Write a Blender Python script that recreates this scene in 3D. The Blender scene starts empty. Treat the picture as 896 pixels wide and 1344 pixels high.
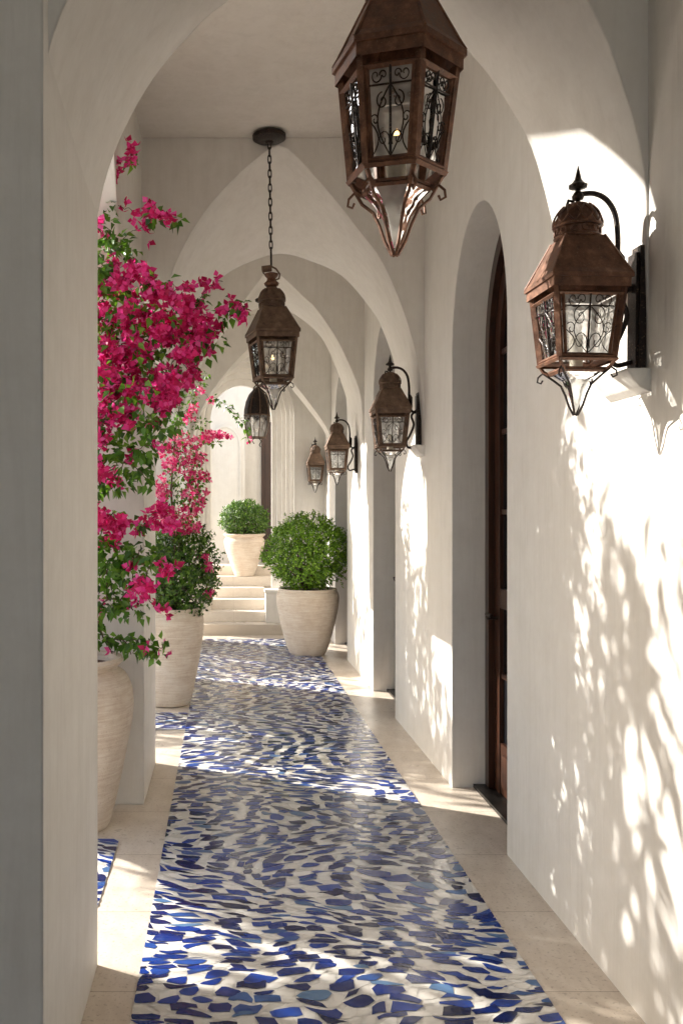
import bpy, bmesh, math, random
from mathutils import Vector, Matrix, noise
R = math.radians
S = bpy.context.scene
C = S.collection
random.seed(7)
PI = math.pi
XL, XR, EYE, CEIL = -0.45, 1.31, 1.6, 4.08

# ------------------------------------------------------------------ materials
def newmat(name):
    m = bpy.data.materials.new(name); m.use_nodes = True
    nt = m.node_tree; b = nt.nodes['Principled BSDF']
    return m, nt, b
def N(nt, t, **kw):
    n = nt.nodes.new(t)
    for k, v in kw.items():
        if k in n.inputs: n.inputs[k].default_value = v
        else: setattr(n, k, v)
    return n
def L(nt, a, b): nt.links.new(a, b)
def coords(nt, scale=(1,1,1)):
    tc = N(nt, 'ShaderNodeTexCoord'); mp = N(nt, 'ShaderNodeMapping'); mp.inputs['Scale'].default_value = scale
    L(nt, tc.outputs['Object'], mp.inputs['Vector']); return mp.outputs['Vector']
def ramp(nt, fac, stops, interp='LINEAR'):
    r = N(nt, 'ShaderNodeValToRGB'); cr = r.color_ramp; cr.interpolation = interp
    while len(cr.elements) < len(stops): cr.elements.new(0.5)
    for e, (p, c) in zip(cr.elements, stops):
        e.position = p; e.color = (*c, 1) if len(c) == 3 else c
    L(nt, fac, r.inputs['Fac']); return r.outputs['Color']
def mixc(nt, fac, a, b, mode='MIX'):
    m = N(nt, 'ShaderNodeMix', data_type='RGBA', blend_type=mode)
    if isinstance(fac, (int, float)): m.inputs[0].default_value = fac
    else: L(nt, fac, m.inputs[0])
    for i, v in ((6, a), (7, b)):
        if isinstance(v, tuple): m.inputs[i].default_value = (*v, 1) if len(v) == 3 else v
        else: L(nt, v, m.inputs[i])
    return m.outputs[2]
def math_(nt, op, a, b=0.0):
    m = N(nt, 'ShaderNodeMath', operation=op)
    for i, v in enumerate((a, b)):
        if isinstance(v, (int, float)): m.inputs[i].default_value = v
        else: L(nt, v, m.inputs[i])
    return m.outputs[0]
def bump(nt, b, h, strength, dist=0.01, bevel=0):
    n = N(nt, 'ShaderNodeBump'); n.inputs['Strength'].default_value = strength; n.inputs['Distance'].default_value = dist
    L(nt, h, n.inputs['Height'])
    if bevel:
        bv = N(nt, 'ShaderNodeBevel', samples=2); bv.inputs['Radius'].default_value = bevel
        L(nt, bv.outputs[0], n.inputs['Normal'])
    L(nt, n.outputs[0], b.inputs['Normal'])

def mat_plaster(name='plaster', col=(.80,.765,.71), col2=(.76,.72,.66)):
    m, nt, b = newmat(name)
    v = coords(nt)
    n1 = N(nt, 'ShaderNodeTexNoise', Scale=1.3, Detail=5.0); L(nt, v, n1.inputs['Vector'])
    c = ramp(nt, n1.outputs['Fac'], [(.3, col2), (.7, col)])
    n4 = N(nt, 'ShaderNodeTexNoise', Scale=7.0, Detail=8.0, Roughness=.7); L(nt, v, n4.inputs['Vector'])
    c = mixc(nt, .38, c, ramp(nt, n4.outputs['Fac'], [(.35, (.70,.66,.60)), (.65, (.84,.81,.76))]))
    vs_ = coords(nt, (14,14,1.1)); ns = N(nt, 'ShaderNodeTexNoise', Scale=1.0, Detail=7.0, Roughness=.65, Distortion=1.2); L(nt, vs_, ns.inputs['Vector'])
    c = mixc(nt, .30, c, mixc(nt, 1.0, c, ramp(nt, ns.outputs['Fac'], [(.3,(.80,.79,.77)),(.5,(.97,.97,.97)),(.7,(1.04,1.04,1.04))]), 'MULTIPLY'))
    sc_ = N(nt, 'ShaderNodeTexNoise', Scale=4.2, Detail=9.0, Roughness=.8); L(nt, v, sc_.inputs['Vector'])
    c = mixc(nt, ramp(nt, sc_.outputs['Fac'], [(.64,(0,0,0)),(.74,(.28,)*3)]), c, (.58,.51,.43))
    L(nt, c, b.inputs['Base Color']); b.inputs['Roughness'].default_value = .62
    b.inputs['Specular IOR Level'].default_value = .35
    # brushed trowel strokes, mostly vertical
    v2 = coords(nt, (26, 26, 2.2))
    n2 = N(nt, 'ShaderNodeTexNoise', Scale=1.0, Detail=6.0, Roughness=.6, Distortion=.6); L(nt, v2, n2.inputs['Vector'])
    n3 = N(nt, 'ShaderNodeTexNoise', Scale=2.3, Detail=3.0); L(nt, v, n3.inputs['Vector'])
    h = math_(nt, 'ADD', math_(nt, 'MULTIPLY', n2.outputs['Fac'], .35), math_(nt, 'MULTIPLY', n3.outputs['Fac'], 1.6))
    bump(nt, b, h, .5, .013, bevel=.014)
    return m
M = {}
M['plaster'] = mat_plaster()
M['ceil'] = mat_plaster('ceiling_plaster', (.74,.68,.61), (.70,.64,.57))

def mat_limestone(name='limestone', lift=0.0):
    m, nt, b = newmat(name)
    v = coords(nt)
    n1 = N(nt, 'ShaderNodeTexNoise', Scale=3.0, Detail=8.0, Roughness=.65); L(nt, v, n1.inputs['Vector'])
    c = ramp(nt, n1.outputs['Fac'], [(.3, (.60,.51,.41)), (.55, (.69,.60,.50)), (.75, (.76,.68,.58))])
    n2 = N(nt, 'ShaderNodeTexNoise', Scale=70.0, Detail=3.0); L(nt, v, n2.inputs['Vector'])
    pits = ramp(nt, n2.outputs['Fac'], [(.30, (.55,.5,.45)), (.42, (1,1,1))])
    c = mixc(nt, 1.0, c, pits, 'MULTIPLY')
    n3 = N(nt, 'ShaderNodeTexNoise', Scale=16.0, Detail=6.0, Roughness=.7); L(nt, coords(nt, (1,.4,1)), n3.inputs['Vector'])
    c = mixc(nt, .3, c, ramp(nt, n3.outputs['Fac'], [(.35, (.52,.43,.34)), (.6, (.80,.72,.62))]))
    # slab joints across the walk
    br = N(nt, 'ShaderNodeTexBrick', Scale=1.0); br.offset = .0
    br.inputs['Color1'].default_value = (1,1,1,1); br.inputs['Color2'].default_value = (.93,.92,.90,1); br.inputs['Mortar'].default_value = (.55,.5,.44,1)
    br.inputs['Mortar Size'].default_value = .0022; br.inputs['Brick Width'].default_value = 4.0; br.inputs['Row Height'].default_value = .61
    L(nt, v, br.inputs['Vector'])
    c = mixc(nt, 1.0, c, br.outputs['Color'], 'MULTIPLY')
    if lift: c = mixc(nt, lift, c, (.86,.78,.68))
    L(nt, c, b.inputs['Base Color'])
    rr = ramp(nt, n1.outputs['Fac'], [(.3, (.42,)*3), (.7, (.25,)*3)]); L(nt, rr, b.inputs['Roughness'])
    bump(nt, b, n2.outputs['Fac'], .15, .003, bevel=.006)
    return m
M['stone'] = mat_limestone()
M['sunlit_stepstone'] = mat_limestone('sunlit_step_limestone', .55)  # limestone lightened in colour for sunlight the steps do not receive

def mat_mosaic():
    m, nt, b = newmat('glazed_mosaic_shards')
    v = coords(nt); g = N(nt, 'ShaderNodeNewGeometry')
    rnd = g.outputs['Random Per Island']
    wn = N(nt, 'ShaderNodeTexWhiteNoise', noise_dimensions='1D'); L(nt, math_(nt,'MULTIPLY',rnd,917.3), wn.inputs['W'])
    r2 = wn.outputs['Value']
    blue = ramp(nt, r2, [(0,(.004,.010,.060)), (.22,(.004,.016,.11)), (.48,(.004,.026,.18)), (.80,(.005,.046,.30)), (.94,(.03,.09,.26)), (1,(.10,.20,.35))])
    st = N(nt, 'ShaderNodeTexNoise', Scale=11.0, Detail=3.0); L(nt, v, st.inputs['Vector'])
    blue = mixc(nt, ramp(nt, st.outputs['Fac'], [(.58,(0,0,0)),(.85,(.4,)*3)]), blue, (.09,.16,.34))
    white = ramp(nt, r2, [(0,(.66,.63,.57)), (.5,(.76,.73,.67)), (.97,(.82,.80,.75)), (1,(.55,.55,.55))])
    at = N(nt, 'ShaderNodeAttribute', attribute_name='glaze'); isb = at.outputs['Fac']
    L(nt, mixc(nt, isb, white, blue), b.inputs['Base Color'])
    L(nt, ramp(nt, r2, [(0,(.14,)*3),(1,(.32,)*3)]), b.inputs['Roughness'])
    bump(nt, b, st.outputs['Fac'], .25, .006)
    return m
M['mosaic'] = mat_mosaic()

def mat_metal(name, c1, c2, c3, metallic=.55, rough=.5):
    m, nt, b = newmat(name)
    v = coords(nt)
    n1 = N(nt, 'ShaderNodeTexNoise', Scale=22.0, Detail=8.0, Roughness=.7); L(nt, v, n1.inputs['Vector'])
    n2 = N(nt, 'ShaderNodeTexNoise', Scale=160.0, Detail=4.0); L(nt, v, n2.inputs['Vector'])
    c = ramp(nt, n1.outputs['Fac'], [(.32, c1), (.55, c2), (.74, c3)])
    c = mixc(nt, ramp(nt, n2.outputs['Fac'], [(.60,(0,0,0)),(.72,(.6,)*3)]), c, (.28,.19,.12))
    L(nt, c, b.inputs['Base Color']); b.inputs['Metallic'].default_value = metallic
    L(nt, ramp(nt, n1.outputs['Fac'], [(.3,(rough-.12,)*3),(.7,(rough+.15,)*3)]), b.inputs['Roughness'])
    h = math_(nt, 'ADD', n1.outputs['Fac'], math_(nt, 'MULTIPLY', n2.outputs['Fac'], .4))
    bump(nt, b, h, .5, .003)
    return m
M['rust'] = mat_metal('rusted_copper', (.060,.026,.015), (.175,.078,.043), (.34,.175,.10), .3, .45)
M['rustdull'] = mat_metal('dull_rusted_iron', (.07,.042,.028), (.17,.105,.068), (.30,.20,.135), .2, .62)
M['iron'] = mat_metal('dark_wrought_iron', (.010,.007,.006), (.022,.013,.010), (.045,.026,.018), .5, .45)

def mat_glass():
    m, nt, b = newmat('wavy_lantern_glass')
    nt.nodes.remove(b); out = nt.nodes['Material Output']
    v = coords(nt); n = N(nt, 'ShaderNodeTexNoise', Scale=14.0, Detail=2.0); L(nt, v, n.inputs['Vector'])
    bp = N(nt, 'ShaderNodeBump', Strength=.6, Distance=.02); L(nt, n.outputs['Fac'], bp.inputs['Height'])
    tr = N(nt, 'ShaderNodeBsdfTransparent'); tr.inputs[0].default_value = (.93,.93,.92,1)
    gl = N(nt, 'ShaderNodeBsdfGlossy', Roughness=.08); gl.inputs['Color'].default_value = (.95,.95,.95,1); L(nt, bp.outputs[0], gl.inputs['Normal'])
    df = N(nt, 'ShaderNodeBsdfTranslucent'); df.inputs['Color'].default_value = (.85,.84,.80,1)
    d2 = N(nt, 'ShaderNodeBsdfDiffuse'); d2.inputs['Color'].default_value = (.8,.79,.76,1)
    fr = N(nt, 'ShaderNodeFresnel', IOR=1.5); L(nt, bp.outputs[0], fr.inputs['Normal'])
    md = N(nt, 'ShaderNodeMixShader'); md.inputs[0].default_value = .5; L(nt, df.outputs[0], md.inputs[1]); L(nt, d2.outputs[0], md.inputs[2])
    m1 = N(nt, 'ShaderNodeMixShader')
    L(nt, ramp(nt, n.outputs['Fac'], [(.35,(.28,)*3),(.7,(.60,)*3)]), m1.inputs[0])
    L(nt, tr.outputs[0], m1.inputs[1]); L(nt, md.outputs[0], m1.inputs[2])
    m2 = N(nt, 'ShaderNodeMixShader'); L(nt, math_(nt, 'MULTIPLY', fr.outputs[0], 1.3), m2.inputs[0]); L(nt, m1.outputs[0], m2.inputs[1]); L(nt, gl.outputs[0], m2.inputs[2])
    L(nt, m2.outputs[0], out.inputs['Surface'])
    return m
M['glass'] = mat_glass()

def simple(name, col, rough=.5, metallic=0, emit=None, es=0):
    m, nt, b = newmat(name)
    v = coords(nt); n = N(nt, 'ShaderNodeTexNoise', Scale=30.0, Detail=4.0); L(nt, v, n.inputs['Vector'])
    c2 = tuple(x*.75 for x in col)
    L(nt, ramp(nt, n.outputs['Fac'], [(.35, c2), (.65, col)]), b.inputs['Base Color'])
    b.inputs['Roughness'].default_value = rough; b.inputs['Metallic'].default_value = metallic
    if emit:
        b.inputs['Emission Color'].default_value = (*emit, 1); b.inputs['Emission Strength'].default_value = es
    return m
M['grout'] = simple('pale_grout', (.80,.77,.71), .6)
M['candle'] = simple('candle_wax', (.85,.78,.62), .5)
M['flame'] = simple('flame', (1,.6,.2), .5, 0, (1,.55,.2), 3.0)
M['soil'] = simple('soil', (.13,.06,.035), .95)
M['unlit_room_pane'] = simple('dark_interior_pane', (.012,.012,.014), .06)  # near-black colour paints in the dark interior behind the door glass
M['blackmetal'] = simple('threshold_metal', (.02,.018,.016), .35, .5)

def mat_wood():
    m, nt, b = newmat('dark_varnished_wood')
    n = N(nt, 'ShaderNodeTexNoise', Scale=1.0, Detail=6.0, Roughness=.65); L(nt, coords(nt, (40,40,1.6)), n.inputs['Vector'])
    L(nt, ramp(nt, n.outputs['Fac'], [(.3,(.018,.008,.005)),(.55,(.050,.019,.010)),(.75,(.11,.042,.020))]), b.inputs['Base Color'])
    b.inputs['Roughness'].default_value = .3
    bump(nt, b, n.outputs['Fac'], .15, .003, bevel=.004)
    return m
M['wood'] = mat_wood()

def mat_pot():
    m, nt, b = newmat('ribbed_clay')
    v = coords(nt)
    w = N(nt, 'ShaderNodeTexNoise', Scale=1.0, Detail=6.0, Roughness=.75, Distortion=.4); L(nt, coords(nt, (5,5,95)), w.inputs['Vector'])
    n1 = N(nt, 'ShaderNodeTexNoise', Scale=6.0, Detail=8.0, Roughness=.7); L(nt, v, n1.inputs['Vector'])
    n2 = N(nt, 'ShaderNodeTexNoise', Scale=110.0, Detail=3.0); L(nt, v, n2.inputs['Vector'])
    c = ramp(nt, n1.outputs['Fac'], [(.28,(.60,.47,.36)), (.5,(.76,.65,.53)), (.72,(.84,.77,.67))])
    c = mixc(nt, .35, c, ramp(nt, w.outputs['Fac'], [(.4,(.46,.32,.22)), (.6,(.78,.70,.60))]))
    c = mixc(nt, ramp(nt, n2.outputs['Fac'], [(.26,(.6,)*3),(.36,(0,0,0))]), c, (.33,.23,.16))
    L(nt, c, b.inputs['Base Color']); b.inputs['Roughness'].default_value = .85
    h = math_(nt, 'ADD', w.outputs['Fac'], math_(nt, 'MULTIPLY', n2.outputs['Fac'], .5))
    bump(nt, b, h, .7, .008)
    return m
M['pot'] = mat_pot()

def mat_leaf(name, cols, trans=.35, rough=.4, tcol=None):
    m, nt, b = newmat(name)
    out = nt.nodes['Material Output']
    g = N(nt, 'ShaderNodeNewGeometry')
    c = ramp(nt, g.outputs['Random Per Island'], [(i/(len(cols)-1), k) for i, k in enumerate(cols)])
    L(nt, c, b.inputs['Base Color']); b.inputs['Roughness'].default_value = rough
    t = N(nt, 'ShaderNodeBsdfTranslucent')
    L(nt, mixc(nt, 1.0, c, tcol or (1.5,1.6,.9), 'MULTIPLY'), t.inputs['Color'])
    mx = N(nt, 'ShaderNodeMixShader'); mx.inputs[0].default_value = trans
    L(nt, b.outputs[0], mx.inputs[1]); L(nt, t.outputs[0], mx.inputs[2]); L(nt, mx.outputs[0], out.inputs['Surface'])
    return m
M['leaf'] = mat_leaf('bougainvillea_leaf', [(.028,.075,.010),(.06,.15,.016),(.10,.22,.022),(.17,.31,.04)])
M['bract'] = mat_leaf('bougainvillea_bract', [(.40,.008,.075),(.60,.012,.13),(.74,.025,.21),(.82,.06,.32),(.88,.14,.44)], .42, .6, (1.15,1,1.1))
M['bractpale'] = mat_leaf('pale_bougainvillea_bract', [(.55,.012,.12),(.72,.03,.20),(.82,.12,.33),(.88,.38,.48)], .42, .6, (1.1,1,1))
M['shrub'] = mat_leaf('round_shrub_leaf', [(.055,.13,.010),(.11,.23,.016),(.20,.36,.028),(.32,.50,.06)], .3, .38)
M['shrubdark'] = mat_leaf('dark_shrub_leaf', [(.022,.058,.007),(.045,.11,.012),(.09,.18,.022),(.16,.27,.04)], .25, .38)
M['shrubfar'] = mat_leaf('far_shrub_leaf', [(.022,.060,.006),(.05,.12,.010),(.10,.20,.018),(.17,.28,.035)], .25, .38)
M['stem'] = simple('woody_stem', (.13,.085,.055), .85)
M['treeleaf'] = mat_leaf('garden_tree_leaf', [(.03,.07,.02),(.06,.12,.03),(.09,.16,.05)], .2)
M['hedge'] = mat_leaf('hedge_leaf', [(.03,.07,.015),(.05,.11,.02),(.08,.15,.03)], .2)
M['ground'] = simple('pale_garden_paving', (.55,.50,.43), .8)
M['gardenwall'] = mat_plaster('garden_wall_plaster')

# ------------------------------------------------------------------ mesh helpers
class MB:
    def __init__(s): s.v = []; s.f = []; s.sm = []
    def add(s, vs, fs, smooth=False, T=None):
        o = len(s.v)
        s.v += [tuple(T @ Vector(p)) if T is not None else tuple(p) for p in vs]
        s.f += [tuple(i+o for i in f) for f in fs]; s.sm += [smooth]*len(fs)
    def box(s, x0,x1,y0,y1,z0,z1, T=None):
        v = [(x,y,z) for z in (z0,z1) for y in (y0,y1) for x in (x0,x1)]
        s.add(v, [(0,2,3,1),(4,5,7,6),(0,1,5,4),(2,6,7,3),(0,4,6,2),(1,3,7,5)], False, T)
    def prism(s, n, rings, rot=0, cap=(True,True), T=None, smooth=False, cx=0, cy=0):
        """rings: (radius, z) ; radius to the corner"""
        vs = []; fs = []
        for r, z in rings:
            for i in range(n):
                a = rot + 2*PI*i/n; vs.append((cx+r*math.cos(a), cy+r*math.sin(a), z))
        for k in range(len(rings)-1):
            for i in range(n):
                j = (i+1) % n
                fs.append((k*n+i, k*n+j, (k+1)*n+j, (k+1)*n+i))
        if cap[0]: fs.append(tuple(reversed(range(n))))
        if cap[1]: fs.append(tuple((len(rings)-1)*n+i for i in range(n)))
        s.add(vs, fs, smooth, T)
    def tube(s, pts, r, n=6, T=None, closed=False, r1=None):
        pts = [Vector(p) for p in pts]; m = len(pts)
        if m < 2: return
        vs = []; fs = []; up = None
        for i, p in enumerate(pts):
            if closed: d = pts[(i+1) % m]-pts[i-1]
            else: d = pts[min(i+1,m-1)]-pts[max(i-1,0)]
            if d.length < 1e-9: d = Vector((0,0,1))
            d.normalize()
            if up is None:
                up = Vector((0,0,1)) if abs(d.z) < .9 else Vector((1,0,0))
            a = d.cross(up)
            if a.length < 1e-6: a = d.orthogonal()
            a.normalize(); b = a.cross(d).normalized(); up = b
            rr = r if r1 is None else r+(r1-r)*i/(m-1)
            for k in range(n):
                t = 2*PI*k/n; vs.append(p+rr*(math.cos(t)*a+math.sin(t)*b))
        for i in range(m if closed else m-1):
            i2 = (i+1) % m
            for k in range(n):
                k2 = (k+1) % n; fs.append((i*n+k, i*n+k2, i2*n+k2, i2*n+k))
        if not closed: fs += [tuple(reversed(range(n))), tuple((m-1)*n+k for k in range(n))]
        s.add(vs, fs, True, T)
    def build(s, name, mat, parent=None, loc=(0,0,0), recalc=True, autosmooth=None):
        me = bpy.data.meshes.new(name); me.from_pydata(s.v, [], s.f)
        me.polygons.foreach_set('use_smooth', s.sm)
        me.materials.append(mat)
        if recalc:
            bm = bmesh.new(); bm.from_mesh(me)
            bmesh.ops.remove_doubles(bm, verts=bm.verts, dist=1e-5)
            bmesh.ops.recalc_face_normals(bm, faces=bm.faces)
            for e in bm.edges:
                if len(e.link_faces) == 2 and (e.calc_face_angle(0) > R(32) or e.link_faces[0].smooth != e.link_faces[1].smooth): e.smooth = False
                elif len(e.link_faces) != 2: e.smooth = False
            bm.to_mesh(me); bm.free()
        me.update()
        o = bpy.data.objects.new(name, me); C.objects.link(o); o.location = loc
        if parent: o.parent = parent
        return o
def tag(o, label=None, cat=None, group=None, kind=None):
    for k, v in (('label',label),('category',cat),('group',group),('kind',kind)):
        if v: o[k] = v
    return o
def empty(name, loc=(0,0,0), rz=0):
    o = bpy.data.objects.new(name, None); o.empty_display_size = .1; C.objects.link(o); o.location = loc; o.rotation_euler = (0,0,rz); return o
def copy_tree(o, parent=None):
    c = o.copy(); C.objects.link(c); c.parent = parent
    for ch in list(o.children): copy_tree(ch, c)
    return c
def catmull(pts, n=60):
    P = [Vector((p[0],p[1])) for p in pts]; P = [2*P[0]-P[1]]+P+[2*P[-1]-P[-2]]
    out = []
    for i in range(1, len(P)-2):
        for k in range(12):
            t = k/12; a,b,c,d = P[i-1],P[i],P[i+1],P[i+2]
            out.append(.5*((2*b)+(-a+c)*t+(2*a-5*b+4*c-d)*t*t+(-a+3*b-3*c+d)*t**3))
    out.append(P[-2])
    # resample by length
    Ls = [0]
    for i in range(1, len(out)): Ls.append(Ls[-1]+(out[i]-out[i-1]).length)
    res = []; j = 0
    for k in range(n+1):
        t = Ls[-1]*k/n
        while j < len(Ls)-2 and Ls[j+1] < t: j += 1
        u = (t-Ls[j])/max(Ls[j+1]-Ls[j],1e-9); res.append(out[j].lerp(out[j+1], min(1,u)))
    return res

# ------------------------------------------------------------------ wall with arched openings
def ellarch(y0, y1, spring, apex, n=28, p=2.0):
    c = (y0+y1)/2; a = (y1-y0)/2; out = [(y0,0.0),(y0,spring)]
    for i in range(1, n):
        t = PI*i/n
        x = -math.cos(t); z = abs(math.sin(t))**(2/p)
        out.append((c+a*x, spring+(apex-spring)*z))
    out += [(y1,spring),(y1,0.0)]; return out
def slab(mb, f0, f1, u0, u1, top, openings, z0=0.0):
    """slab between planes f0,f1 (mapping functions (u,z)->xyz) with openings (profile lists of (u,z) starting and ending at the bottom)"""
    us = u0
    def quad(pts, f): mb.add([f(*p) for p in pts], [tuple(range(len(pts)))])
    for op in openings:
        a, b = op[0][0], op[-1][0]
        for f in (f0, f1):
            quad([(us,z0),(a,z0),(a,op[1][1]),(a,top),(us,top)], f)
            for i in range(1, len(op)-2):
                p, q = op[i], op[i+1]
                quad([p,q,(q[0],top),(p[0],top)], f)
        for i in range(len(op)-1):
            p, q = op[i], op[i+1]
            mb.add([f0(*p),f0(*q),f1(*q),f1(*p)], [(0,1,2,3)], True if 0 < i < len(op)-2 else False)
        us = b
    for f in (f0, f1):
        last = openings[-1][-2][1] if openings else top*.5
        quad([(us,z0),(u1,z0),(u1,top),(us,top),(us,last)], f)
    mb.add([f0(u0,z0),f0(u0,top),f1(u0,top),f1(u0,z0)], [(0,1,2,3)])
    mb.add([f0(u1,z0),f0(u1,top),f1(u1,top),f1(u1,z0)], [(0,1,2,3)])
    mb.add([f0(u0,top),f0(u1,top),f1(u1,top),f1(u0,top)], [(0,1,2,3)])

# right wall
DOORS = [(4.27,5.31),(7.10,8.16),(9.92,11.05)]
wallr = tag(empty('corridor_wall', (XR,6,0)), 'long white plaster wall with three arched door recesses under the lanterns', 'wall')
mb = MB()
ops = [ellarch(a, b, 2.5, 3.21, p=2.0) for a, b in DOORS]
ops = [ellarch(-1.2, -.16, 2.5, 3.21)] + ops
slab(mb, lambda u,z:(0,u-6,z), lambda u,z:(.62,u-6,z), -4.0, 12.5, CEIL+.3, ops)
mb.build('wall', M['plaster'], wallr)
def door(a, b, x, name_parent):
    w = b-a; c = (a+b)/2
    T = Matrix.Translation((x-XR, c-6, 0))
    # outer wooden frame following the arch
    fr = MB()
    def arc(hw, sp, ap, n=26):
        return [(-hw,0.0),(-hw,sp)]+[(-hw*math.cos(PI*i/n), sp+(ap-sp)*math.sin(PI*i/n)) for i in range(1,n)]+[(hw,sp),(hw,0.0)]
    def ring(mbx, o, i_, x0, x1):
        n = len(o)
        for k in range(n-1):
            for (xx, rev) in ((x0,0),(x1,1)):
                mbx.add([(xx,o[k][0],o[k][1]),(xx,o[k+1][0],o[k+1][1]),(xx,i_[k+1][0],i_[k+1][1]),(xx,i_[k][0],i_[k][1])], [(0,1,2,3)], T=T)
            for q in (o, i_):
                mbx.add([(x0,q[k][0],q[k][1]),(x0,q[k+1][0],q[k+1][1]),(x1,q[k+1][0],q[k+1][1]),(x1,q[k][0],q[k][1])], [(0,1,2,3)], T=T)
    d = MB()
    ring(d, arc(w/2-.075,2.48,3.1), arc(w/2-.165,2.46,3.0), .035, .085)
    hw = w/2-.166
    d.box(.04,.08,-hw,hw,.02,.30,T)
    d.box(.028,.04,-hw+.06,hw-.06,.07,.25,T)
    d.box(.037,.083,-hw,hw,1.06,1.17,T)
    dr = d.build('door', M['wood'], name_parent); tag(dr)
    ring(fr, arc(w/2-.003,2.497,3.207), arc(w/2-.073,2.48,3.12), 0, .10)
    fr.build('door_frame', M['wood'], dr)
    mu = MB()
    for z in (.68,1.6,2.05,2.5): mu.box(.045,.072,-hw,hw,z-.014,z+.014,T)
    mu.box(.044,.073,-.013,.013,.302,1.058,T); mu.box(.044,.073,-.013,.013,1.172,2.98,T)
    mu.build('muntin', M['wood'], dr)
    g = MB(); o = arc(w/2-.12,2.46,3.04); n = len(o)
    g.add([(.060,p[0],p[1]) for p in o], [tuple(range(n))], T=T)
    g.build('pane', M['unlit_room_pane'], dr)
    h = MB(); h.tube([(.035,hw*1.12,1.0),(-.02,hw*1.12,1.0),(-.025,hw*1.12,1.02),(-.025,hw*.85,1.02)], .011, 8, T)
    h.build('handle', M['iron'], dr)
    t = MB(); t.box(-.07,.0,-w/2+.003,w/2-.003,0.004,.022,T); t.box(.003,.5,-w/2+.003,w/2-.003,.004,.016,T); t.build('threshold', M['blackmetal'], name_parent)
    # back of the recess
    return dr
for a, b in DOORS+[(-1.2,-.16)]: door(a, b, 1.50, wallr)
mb = MB(); mb.box(.621,.66,-10,6.5,0,CEIL); mb.build('wall_back', M['wood'], wallr)

# ------------------------------------------------------------------ ceiling, floor, mosaic
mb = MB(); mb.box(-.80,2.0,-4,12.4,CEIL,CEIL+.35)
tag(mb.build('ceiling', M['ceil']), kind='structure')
mb = MB(); mb.box(-1.25,2.0,-4,14.9,-.15,0)
tag(mb.build('floor', M['stone']), kind='structure')
mb = MB()
def strip(x0,x1,y0,y1,z=.004):
    mb.add([(x0,y0,z),(x1,y0,z),(x1,y1,z),(x0,y1,z)], [(0,1,2,3)])
PATCH = [(-.30,1.056,1.6,11.5),(-1.15,-.303,6.70,7.27),(-1.15,-.52,3.70,4.46)]
for p in PATCH: strip(*p)
tag(mb.build('pavement_bed', M['grout'], recalc=False), kind='structure')
rt = random.Random(99)
glaze = []
def shards(m, x0, x1, y0, y1, h=.038, z=.0060):
    def line(k, x):
        return y0+k*h+.028*noise.noise(Vector((x*9.5, k*5.31, .3)))+.007*noise.noise(Vector((x*21, k*3.7, 5.1)))
    def warp(x, y):
        n = noise.noise_vector(Vector((x*1.7, y*1.7, 2.0))); n2 = noise.noise_vector(Vector((x*4.5, y*4.5, 9.0)))
        return x+n.x*.06+n2.x*.045, y+n.y*.15+n2.y*.045
    K0, K1 = -4, int((y1-y0)/h)+5
    for k in range(K0, K1):
        x = x0-.15-rt.random()*.12; blue = rt.random() < .5
        while x < x1+.12:
            w = rt.uniform(.066,.125) if blue else rt.uniform(.032,.066)
            g = .0012 if blue else .0006
            a, b = x+g, x+w-g; p = rt.choice((1.8,2.6,3.5,5,7,9,9)) if blue else 12
            fl = noise.noise(Vector((x*1.2, k*h*1.2, 31.0)))
            sl = .062*fl+rt.uniform(-.012,.012); sk = rt.uniform(-.5,.5); bend = rt.uniform(-.022,.022)
            lo, hi = [], []; n = 7
            for i in range(n+1):
                t = i/n; u = 2*t-1; xx = a+(b-a)*t; q = max(.0, 1-abs(u)**p)**(1/p)
                lb, lt = line(k,xx)+g, line(k+1,xx)-g
                c = (lb+lt)/2+sk*(1-q)*(lt-lb)*(1 if u>0 else -1)+bend*(1-u*u if blue else 0)*.5; hh = max(.0008,(lt-lb)/2)*q
                lo.append((xx-sl*q, c-hh)); hi.append((xx+sl*q, c+hh))
            pts = lo[:1]+lo[1:-1]+lo[-1:]+list(reversed(hi[1:-1]))
            if not blue: pts = lo+list(reversed(hi))
            P = [warp(*q) for q in pts]
            x += w; isb = blue
            blue = (not blue) if rt.random() < .86 else blue
            P = [(min(max(px,x0),x1), min(max(py,y0),y1)) for px,py in P]
            ar = sum(P[i][0]*P[(i+1)%len(P)][1]-P[(i+1)%len(P)][0]*P[i][1] for i in range(len(P)))/2
            if ar < .00022: continue
            cx = sum(q[0] for q in P)/len(P); cy = sum(q[1] for q in P)/len(P)
            tx, ty = rt.gauss(0,.008), rt.gauss(0,.008); zz = z if isb else z-.0010
            if not isb: tx *= .4; ty *= .4
            o = len(m.v)
            m.v += [(px,py,zz+(px-cx)*tx+(py-cy)*ty) for px,py in P]; m.f.append(tuple(range(o,o+len(P)))); m.sm.append(False); glaze.append(1.0 if isb else 0.0)
mt = MB()
for p in PATCH: shards(mt, *p)
mo = tag(mt.build('mosaic_pavement', M['mosaic'], recalc=False), kind='structure')
ga = mo.data.attributes.new('glaze', 'FLOAT', 'FACE'); ga.data.foreach_set('value', glaze)
mb = MB(); mb.add([(-300,-300,-.17),(300,-300,-.17),(300,300,-.17),(-300,300,-.17)], [(0,1,2,3)])
tag(mb.build('ground', M['ground'], recalc=False), kind='structure')

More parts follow.
